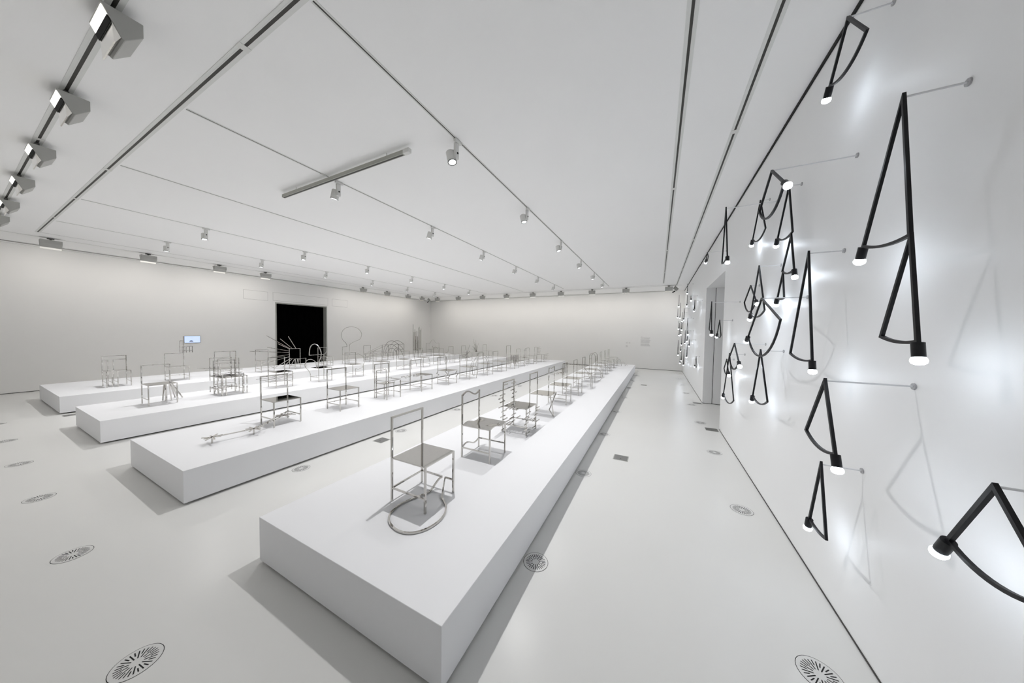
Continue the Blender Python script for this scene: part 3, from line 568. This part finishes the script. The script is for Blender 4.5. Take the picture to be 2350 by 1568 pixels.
# ------------------------------------------------------------------ spotlights on the tracks
def lampobj(name, parent, loc, direction, W_, size, blend, col, radius=0.04):
    l = bpy.data.lights.new(name, 'SPOT'); l.energy = W_; l.spot_size = radians(size); l.spot_blend = blend; l.color = col; l.shadow_soft_size = radius
    o = bpy.data.objects.new(name, l); C.objects.link(o); o.parent = parent; o.location = loc
    o.rotation_euler = Vector(direction).to_track_quat('-Z', 'Y').to_euler(); return o
ms_ad = mesh('adapter', lambda b: box(b, -0.018, 0.018, -0.055, 0.055, -0.03, -0.006), M_lamp, bevel=0.002)
ms_arm = mesh('arm', lambda b: box(b, -0.017, 0.017, -0.028, 0.028, -0.20, -0.03), M_lamp, bevel=0.004)
ms_knob = mesh('knob', lambda b: cyl(b, (0.017, 0, -0.14), (0.024, 0, -0.14), 0.010), M_black)
ms_head = mesh('head', lambda b: (cyl(b, (0, 0, -0.062), (0, 0, 0.055), 0.052, seg=28), cyl(b, (0, 0, 0.055), (0, 0, 0.066), 0.052, 0.040, seg=28)), M_lamp, smooth=True)
def ringm(b):
    n = 28
    for k in range(n):
        a, c = 2*pi*k/n, 2*pi*(k+1)/n
        f = lambda r, t, z: b.verts.new((r*cos(t), r*sin(t), z))
        v = [f(0.052, a, -0.066), f(0.052, c, -0.066), f(0.041, c, -0.066), f(0.041, a, -0.066), f(0.052, a, -0.060), f(0.052, c, -0.060), f(0.041, c, -0.060), f(0.041, a, -0.060)]
        for q_ in ((0,1,2,3), (4,7,6,5), (0,4,5,1), (2,6,7,3)): b.faces.new([v[i] for i in q_])
    bmesh.ops.remove_doubles(b, verts=b.verts[:], dist=1e-6)
ms_bez = mesh('bezel', ringm, M_dlamp)
ms_lens = mesh('lens', lambda b: cyl(b, (0, 0, -0.0645), (0, 0, -0.060), 0.0405, seg=28), M_lens)
def spot(x, y, label, target, gain=1.0, side=-1):
    t = thing('track_spotlight', label, 'spotlight', (x, y, ZC), 'white spotlights on the ceiling tracks')
    ob('adapter', ms_ad, t); ob('arm', ms_arm, t, (0.02*side, 0, 0)); ob('knob', ms_knob, t, (0.02*side, 0, 0))
    hp = Vector((0.085*side, -0.005, -0.165)); d = (Vector(target)-Vector((x, y, ZC))-hp).normalized()
    hd = ob('head', ms_head, t, hp); hd.rotation_euler = d.to_track_quat('-Z', 'Y').to_euler()
    bz = ob('bezel', ms_bez, hd)
    ls = ob('lens', ms_lens, hd)
    lampobj('beam', t, hp+d*0.085, d, SPOT_W*gain, 116, 1.0, COOL, 0.03)
    return t
TG = {'A': -1.25, 'B': -5.35, 'D': -8.40, 'E': -11.4}
TN = {'A': 'track above the lamp-side platform', 'B': 'ceiling track crossing the short crossbar', 'D': 'track above the third platform', 'E': 'track nearest the dark doorway platform'}
for k in 'ABDE':
    for i in range(6):
        y = 2.67+1.96*i
        pos = 'nearest the camera' if i == 0 else 'farthest from the camera' if i == 5 else ORD[i]+' from the camera'
        spot(tx[k], y, 'white spotlight on the '+TN[k]+', '+pos, (TG[k], y-0.1, ZT), 1.25 if i == 0 else 0.93 if i < 3 else 0.74)

# ------------------------------------------------------------------ wall washers
WP = [(0.10, -0.055), (0.10, -0.16), (0.0, -0.235), (-0.02, -0.225), (-0.06, -0.055)]
def wash_meshes():
    s = 0.15
    body = mesh('body', lambda b: prism(b, [(0.11, -0.06), (0.11, -0.15), (0.03, -0.235), (0.015, -0.225), (-0.065, -0.06)], -s, s, 'x'), M_washer, bevel=0.003)
    stem = mesh('stem', lambda b: (box(b, -0.015, 0.015, -0.012, 0.012, -0.062, -0.02), box(b, -0.05, 0.05, -0.016, 0.016, -0.03, -0.006)), M_dlamp)
    def n_off(p, o): return (p[0]-0.9*o, p[1]-0.43*o)
    A, Bp = (-0.065, -0.062), (0.015, -0.225)
    L = lambda t, o: (A[0]+(Bp[0]-A[0])*t-0.9*o, A[1]+(Bp[1]-A[1])*t-0.44*o)
    lampm = mesh('lamp_tube', lambda b: prism(b, [L(0.08, 0.001), L(0.36, 0.001), L(0.36, 0.004), L(0.08, 0.004)], -s+0.01, s-0.01, 'x'), M_tube)
    louv = mesh('louvre', lambda b: prism(b, [L(0.37, 0.001), L(0.55, 0.001), L(0.55, 0.006), L(0.37, 0.006)], -s+0.006, s-0.006, 'x'), M_black)
    refl = mesh('reflector', lambda b: prism(b, [L(0.56, 0.001), L(1.0, 0.001), L(1.17, 0.04), L(1.15, 0.045)], -s+0.004, s-0.004, 'x'), M_refl)
    return body, stem, lampm, louv, refl
WM = wash_meshes()
def washer(x, y, rz, label, watt, group, col=WARM):
    t = thing('wall_washer', label, 'light', (x, y, ZC), group, rz)
    for n, m_ in zip(('body', 'stem', 'lamp_tube', 'louvre', 'reflector'), WM): ob(n, m_, t)
    lampobj('beam', t, (0, -0.075, -0.17), (0, -0.62, -0.78), watt, 150, 1.0, col, 0.06)
for n, x in enumerate((-3.37, -4.90, -6.59, -8.20, -9.91, -11.4)):
    washer(x, 0.58, 0, 'wedge-shaped wall washer on the cross track by the camera, ' + ('rightmost and largest in view' if n == 0 else ORD[n] + ' from the right'), NEAR_W, 'wall washers by the camera')
for n, y in enumerate((1.32, 2.85, 4.40, 5.70, 9.80, 11.25, 12.75, 13.9)):
    washer(-13.45, y, -pi/2, 'grey wall washer along the left wall, ' + ('nearest the camera' if n == 0 else ORD[n] + ' from the camera'), WASH_W*0.72, 'wall washers along the left wall')
for n, x in enumerate((-12.72, -11.06, -9.30, -7.70, -6.10, -4.53, -2.96, -1.40, 0.36)):
    washer(x, 14.55, pi, 'grey wall washer along the end wall, ' + ('leftmost' if n == 0 else 'rightmost' if n == 8 else ORD[n] + ' from the left'), WASH_W, 'wall washers along the end wall')
def mini_spot(x, y, z, label, s):
    t = thing('small_spotlight', label, 'spotlight', (x, y, ZC))
    part('stem', lambda b: cyl(b, (0, 0, -0.006), (0, 0, -0.10), 0.008), M_dlamp, t)
    part('head', lambda b: (cyl(b, (-0.05*s, -0.02, -0.09), (0.07*s, 0.03, -0.19), 0.07, seg=24)), M_frame, t, smooth=True)
    part('barn_door', lambda b: cyl(b, (-0.02*s, 0, -0.25), (-0.12*s, -0.02, -0.31), 0.022), M_black, t)
    part('bracket', lambda b: tube(b, [(0, 0, -0.1), (-0.02*s, 0, -0.25)], 0.012), M_dlamp, t)
mini_spot(0.62, 14.55, 0, 'round dark grey spotlight at the right end of the end-wall track', 1)
mini_spot(-13.42, 14.5, 0, 'small dark spotlight in the far left corner of the ceiling', 1)

# ------------------------------------------------------------------ black sector lamps on the right wall
def bulbm(b):
    pr = [(0.0165, 0.0), (0.0205, 0.006), (0.0225, 0.014), (0.020, 0.024), (0.012, 0.030), (0.0, 0.032)]
    n = 16; rows = []
    for r, z in pr: rows.append([b.verts.new((r*cos(2*pi*k/n), r*sin(2*pi*k/n), -z)) for k in range(n)] if r > 0 else [b.verts.new((0, 0, -z))])
    b.faces.new(rows[0])
    for i in range(len(rows)-1):
        for k in range(n):
            A, Bq = rows[i], rows[i+1]; j = (k+1) % n
            b.faces.new((A[k], A[j], Bq[j], Bq[k]) if len(Bq) > 1 else (A[k], A[j], Bq[0]))
ms_bulb = mesh('bulb', bulbm, M_bulb, smooth=True)
ms_sock = mesh('socket', lambda b: cyl(b, (0, 0, 0), (0, 0, -0.058), 0.0185, seg=20), M_iron, smooth=True)
ms_flange = mesh('flange', lambda b: cyl(b, (0, 0, 0), (-0.006, 0, 0), 0.015, seg=20), M_flange, smooth=True)
WL = 0.0125
def wlamp(y, z, x, secs, label, small=False):
    """secs: list of (apex y, apex z, R, angA, angB, socket 'A'/'B')  angles from straight down, + towards the end wall"""
    t = thing('wall_lamp', label, 'lamp', (XR, y, z), 'black lamps on the right wall')
    X = x-XR
    ob('flange', ms_flange, t)
    part('rod', lambda b: cyl(b, (-0.004, 0, 0), (X+0.004, 0, 0), 0.0042, seg=10), M_rod, t, smooth=True)
    for (ay, az, Rr, a1, a2, s) in secs:
        P = lambda a, r: Vector((X, ay-y+r*sin(radians(a)), az-z-r*cos(radians(a))))
        n = 6 if small else 14
        pts = [P(0, 0), P(a1, Rr)] + [P(a1+(a2-a1)*k/n, Rr) for k in range(1, n)] + [P(a2, Rr)]
        part('frame', lambda b: tube(b, pts, WL, closed=True, n0=(1, 0, 0)), M_iron, t)
        a = a1 if s == 'A' else a2
        e = (P(a, 1)-P(a, 0)).normalized(); rot = e.to_track_quat('-Z', 'Y').to_euler()
        ob('socket', ms_sock, t, P(a, Rr+0.004)).rotation_euler = rot
        ob('bulb', ms_bulb, t, P(a, Rr+0.061)).rotation_euler = rot
LAMPS = [
 (2.37, 3.61, 0.91, [(2.37, 3.61, 0.30, 34, -38, 'A')], 'topmost black lamp on the right wall, touching the ceiling line'),
 (1.89, 2.83, 0.91, [(1.89, 2.83, 0.615, 21, -8, 'A'), (1.80, 2.21, 0.43, 19, -9, 'B')], 'big double black wall lamp of two stacked wedges with two bulbs'),
 (2.63, 2.94, 0.67, [(2.63, 2.94, 0.31, 54, -52, 'B')], 'wide black fan lamp just above the tall lamp with three wedges'),
 (4.03, 3.22, 0.64, [(4.03, 3.22, 0.60, 11, -17, 'B')], 'narrow black lamp on a long white rod crossing the ceiling line'),
 (4.28, 3.34, 1.00, [(4.28, 3.34, 0.445, 34, -31, 'A')], 'black lamp seen behind the wide fan lamp under the ceiling'),
 (3.44, 3.13, 1.00, [(3.44, 3.13, 0.455, 30, -16, 'A'), (3.34, 2.67, 0.325, 31, -17, 'B'), (3.49, 2.375, 0.24, 27, -13, 'A')], 'tall black lamp chain of three wedges zigzagging down the wall'),
 (6.64, 3.36, 0.79, [(6.64, 3.36, 0.165, 50, -54, 'A')], 'small black lamp high up above the doorway opening'),
 (2.72, 2.37, 0.91, [(2.72, 2.37, 0.74, 18, -10, 'B')], 'tallest single narrow black lamp left of the double lamp'),
 (3.84, 2.51, 0.91, [(3.84, 2.51, 0.52, 26, -27, 'A')], 'upright black lamp right above the widest fan lamp beside the doorway'),
 (4.53, 2.41, 1.00, [(4.53, 2.41, 0.32, 56, -50, 'B')], 'small rounded black lamp just right of the top of the doorway'),
 (3.22, 2.12, 0.79, [(3.22, 2.12, 0.50, 48, -66, 'A')], 'widest black fan lamp, in the middle of the cluster beside the doorway'),
 (4.20, 1.70, 0.80, [(4.20, 1.70, 0.30, 54, -50, 'B')], 'medium black fan lamp beside the doorway, over the low trio'),
 (5.05, 1.53, 0.91, [(5.05, 1.53, 0.69, 26, -31, 'A')], 'long black lamp hanging lowest beside the doorway'),
 (5.68, 1.41, 0.99, [(5.68, 1.41, 0.24, 48, -41, 'B')], 'small black lamp closest to the doorway edge at chair height'),
 (3.67, 1.65, 0.91, [(3.67, 1.65, 0.525, 22, -30, 'A')], 'narrow black lamp hanging under the widest fan lamp'),
 (5.45, 2.30, 0.73, [(5.45, 2.30, 0.44, 20, -11, 'B')], 'upper of the two black lamps seen against the grey doorway'),
 (5.89, 2.04, 0.91, [(5.89, 2.04, 0.29, 40, -32, 'A')], 'lower of the two black lamps seen against the grey doorway'),
 (2.07, 1.57, 0.78, [(2.07, 1.57, 0.36, 30, -21, 'B')], 'black lamp below the double lamp, bulb over the small low lamp'),
 (2.41, 1.02, 0.91, [(2.41, 1.02, 0.415, 15, -14, 'A')], 'lowest black lamp near the floor on the near part of the wall'),
 (1.41, 1.36, 0.91, [(1.41, 1.36, 0.285, 28, -39, 'A')], 'black fan lamp cut off by the right edge of the picture'),
]
for (y, z, x, secs, lab) in LAMPS: wlamp(y, z, x, secs, lab)
FAR = [(12.4, 3.63, .91, .27, 16, -10, 'A', 'top of the far cluster, at the ceiling line'), (15.0, 3.54, .79, .44, 10, -8, 'A', 'the far cluster, leftmost of its upper row'), (12.4, 3.22, .91, .31, 12, -10, 'A', 'the far cluster, middle of its upper row'),
       (11.0, 3.04, .91, .10, 20, -24, 'B', 'the far cluster, the tiny one in its upper row'), (9.8, 2.77, .91, .25, 26, -14, 'A', 'the far cluster, upper right'),
       (15.6, 2.97, .79, .33, 14, -8, 'A', 'the far cluster, leftmost of all at upper height'), (14.0, 3.09, .79, .55, 9, -8, 'A', 'the far cluster, long narrow one on the upper left'), (14.6, 2.74, .91, .33, 14, -12, 'B', 'the far cluster, short one by the long upper loop'),
       (13.6, 2.85, .91, .46, 30, -36, 'A', 'the far cluster, open loop right of the long narrow one'), (14.6, 2.36, .79, .27, 14, -12, 'A', 'the far cluster, left one in its middle height'),
       (14.1, 2.25, .79, .45, 14, -12, 'A', 'the far cluster, left one hanging lower in the middle'), (12.7, 2.44, .79, .42, 12, -14, 'A', 'the far cluster, long one in the very middle'), (14.2, 2.33, .85, .50, 8, -12, 'B', 'the far cluster, overlapping the long middle one'),
       (11.9, 2.36, .91, .55, 22, -24, 'B', 'the far cluster, long wide one right of the middle'), (12.7, 1.93, .91, .42, 16, -14, 'A', 'the far cluster, lower middle'), (11.8, 1.92, .91, .32, 20, -22, 'A', 'the far cluster, lower middle right'),
       (11.0, 1.62, .91, .15, 22, -18, 'A', 'the far cluster, small one on the lower right'), (14.4, 1.76, .91, .36, 12, -10, 'A', 'the far cluster, lower left of the middle'), (14.6, 1.52, .79, .60, 18, -22, 'B', 'the far cluster, long one at the lower left edge'),
       (14.0, 1.26, .86, .10, 18, -16, 'A', 'the far cluster, tiny one low on the left'), (11.7, 1.44, .91, .40, 18, -12, 'A', 'the far cluster, lower right'), (14.2, 1.12, .91, .40, 16, -12, 'A', 'the far cluster, second lowest'),
       (14.2, 0.88, .86, .26, 16, -12, 'A', 'the far cluster, lowest at the left'), (13.0, 1.20, .91, .56, 14, -12, 'A', 'the far cluster, bottom right, hanging lowest')]
for (y, z, x, Rr, a1, a2, s, lab) in FAR:
    wlamp(y, z, x, [(y, z, Rr, a1, a2, s)], 'tiny black wall lamp in ' + lab, True) if not lab.startswith('top') else wlamp(y, z, x, [(y, z, Rr, a1, a2, s)], 'tiny black wall lamp at the ' + lab, True)
wlamp(9.90, 1.16, 1.0, [(9.90, 1.16, 0.33, 36, -44, 'A')], 'lone small black wall lamp low down just past the doorway', True)

# ------------------------------------------------------------------ floor vents
def disc(b, r, z, n=40, r0=0.0):
    if r0 == 0: b.faces.new([b.verts.new((r*cos(2*pi*k/n), r*sin(2*pi*k/n), z)) for k in range(n)])
    else:
        A = [b.verts.new((r*cos(2*pi*k/n), r*sin(2*pi*k/n), z)) for k in range(n)]; B_ = [b.verts.new((r0*cos(2*pi*k/n), r0*sin(2*pi*k/n), z)) for k in range(n)]
        for k in range(n): j = (k+1) % n; b.faces.new((A[k], A[j], B_[j], B_[k]))
mv_gap = mesh('rim_gap', lambda b: disc(b, 0.0965, 0.0008, 48, 0.0935), M_black)
mv_pl = mesh('plate', lambda b: cyl(b, (0, 0, 0.0004), (0, 0, 0.0012), 0.0935, seg=48), M_vent)
def slots(b):
    for k in range(28):
        a = 2*pi*k/28; r0, r1 = (0.027, 0.077) if k % 2 == 0 else (0.049, 0.078); hw_ = 0.0026
        c, s = cos(a), sin(a)
        P = [(r0, -hw_), (r1-0.002, -hw_), (r1, 0), (r1-0.002, hw_), (r0, hw_), (r0-0.002, 0)]
        b.faces.new([b.verts.new((u*c-v*s, u*s+v*c, 0.0016)) for u, v in P])
mv_sl = mesh('slotted_grille', slots, M_black)
def vent(x, y, label):
    t = thing('floor_vent', label, 'vent', (x, y, 0), 'round floor vents')
    ob('rim_gap', mv_gap, t); ob('plate', mv_pl, t); ob('slotted_grille', mv_sl, t); t.rotation_euler = (0, 0, 0.11)
vy = [0.44, 2.07, 3.69, 5.31, 6.98, 8.65, 10.28, 11.89, 13.45, 15.1]
for n, y in enumerate(vy[1:]): vent(0.82, y, 'round slotted floor vent beside the lamp wall, ' + ('nearest the camera' if n == 0 else ORD[n] + ' from the camera'))
for n, y in enumerate(vy[1:]): vent(-0.805, y, 'round slotted floor vent along the right side of the front platform, ' + ('nearest the camera' if n == 0 else ORD[n] + ' from the camera'))
for n, y in enumerate(vy[1:8]): vent(-4.05, y, 'round slotted floor vent in the aisle between the two right platforms, ' + ('nearest the camera' if n == 0 else ORD[n] + ' from the camera'))
for n, x in enumerate((-2.44, -4.05, -5.68, -7.29, -8.90, -10.53)): vent(x, 0.44, 'round slotted floor vent in the open floor before the platforms, ' + ('nearest the camera' if n == 0 else ORD[n] + ' from the right'))
for (x, y, ang, lab, dk) in ((-0.43, 4.41, 0, 'square metal floor box in the right aisle, nearer one', 0), (-3.97, 3.22, 0, 'square metal floor box in the aisle between the two right platforms', 0), (-0.40, 11.1, 0, 'small metal floor box far down the right aisle', 0),
                         (0.965, 8.92, 0, 'metal floor box at the far corner of the doorway', 0), (0.955, 6.57, 0, 'dark metal floor box at the near corner of the doorway', 1), (-10.42, 1.17, 0, 'metal floor box beside the front end of the platform by the dark doorway', 0)):
    t = thing('floor_box', lab, 'floor box', (x, y, 0), 'floor boxes')
    part('frame', lambda b: (box(b, -0.10, 0.10, -0.095, -0.085, 0.0003, 0.002), box(b, -0.10, 0.10, 0.085, 0.095, 0.0003, 0.002), box(b, -0.10, -0.09, -0.085, 0.085, 0.0003, 0.002), box(b, 0.09, 0.10, -0.085, 0.085, 0.0003, 0.002)), M_dlamp if dk else M_frame, t)
    part('lid', lambda b: box(b, -0.088, 0.088, -0.083, 0.083, 0.0003, 0.0015), M_dlamp if dk else M_box, t)
    part('finger_hole', lambda b: disc(b, 0.008, 0.0018, 12), M_black, t, loc=(0, -0.03, 0))

# ------------------------------------------------------------------ screen and wall texts
t = thing('wall_screen', 'small lit pale blue screen on the left wall', 'screen', (XL, 4.12, 1.345))
part('housing', lambda b: box(b, 0.0, 0.03, -0.205, 0.205, -0.122, 0.122), M_frame, t, bevel=0.003)
part('display', lambda b: box(b, 0.03, 0.0312, -0.195, 0.195, -0.112, 0.112), M_scr, t)
part('picture', lambda b: prism(b, [(0.05*cos(a)-0.03, max(0, 0.055*sin(a))-0.085) for a in [pi*k/10 for k in range(11)]], 0.0313, 0.0317, 'x'), M_scrd, t)
def textblock(label, x0, x1, z1, rows, gaps=()):
    t = thing('wall_text', label, 'text', ((x0+x1)/2, YE, z1))
    z = 0; q = random.Random(len(label))
    for k in range(rows):
        if k in gaps: z -= 0.022
        xa, w_ = -(x1-x0)/2, (x1-x0)*q.uniform(0.85, 1.0)
        if k == 0 and rows > 6: w_ *= 0.16
        def f(b, xa=xa, w_=w_, z=z, q=q):
            x = xa
            while x < xa+w_-0.01:
                l = min(q.uniform(0.015, 0.05), xa+w_-x); box(b, x, x+l, -0.0012, -0.0004, z-0.009, z); x += l+0.007
        part('text_line', f, M_text, t); z -= 0.0225
textblock('long grey text panel lettered on the end wall near the lamps', -0.79, -0.33, 1.645, 19, (1, 4, 14))
textblock('small upper left grey caption on the end wall', -1.50, -1.40, 1.33, 3)
textblock('small upper right grey caption on the end wall', -1.36, -1.27, 1.335, 3)
textblock('small lower grey caption block on the end wall', -1.50, -1.40, 1.18, 5)
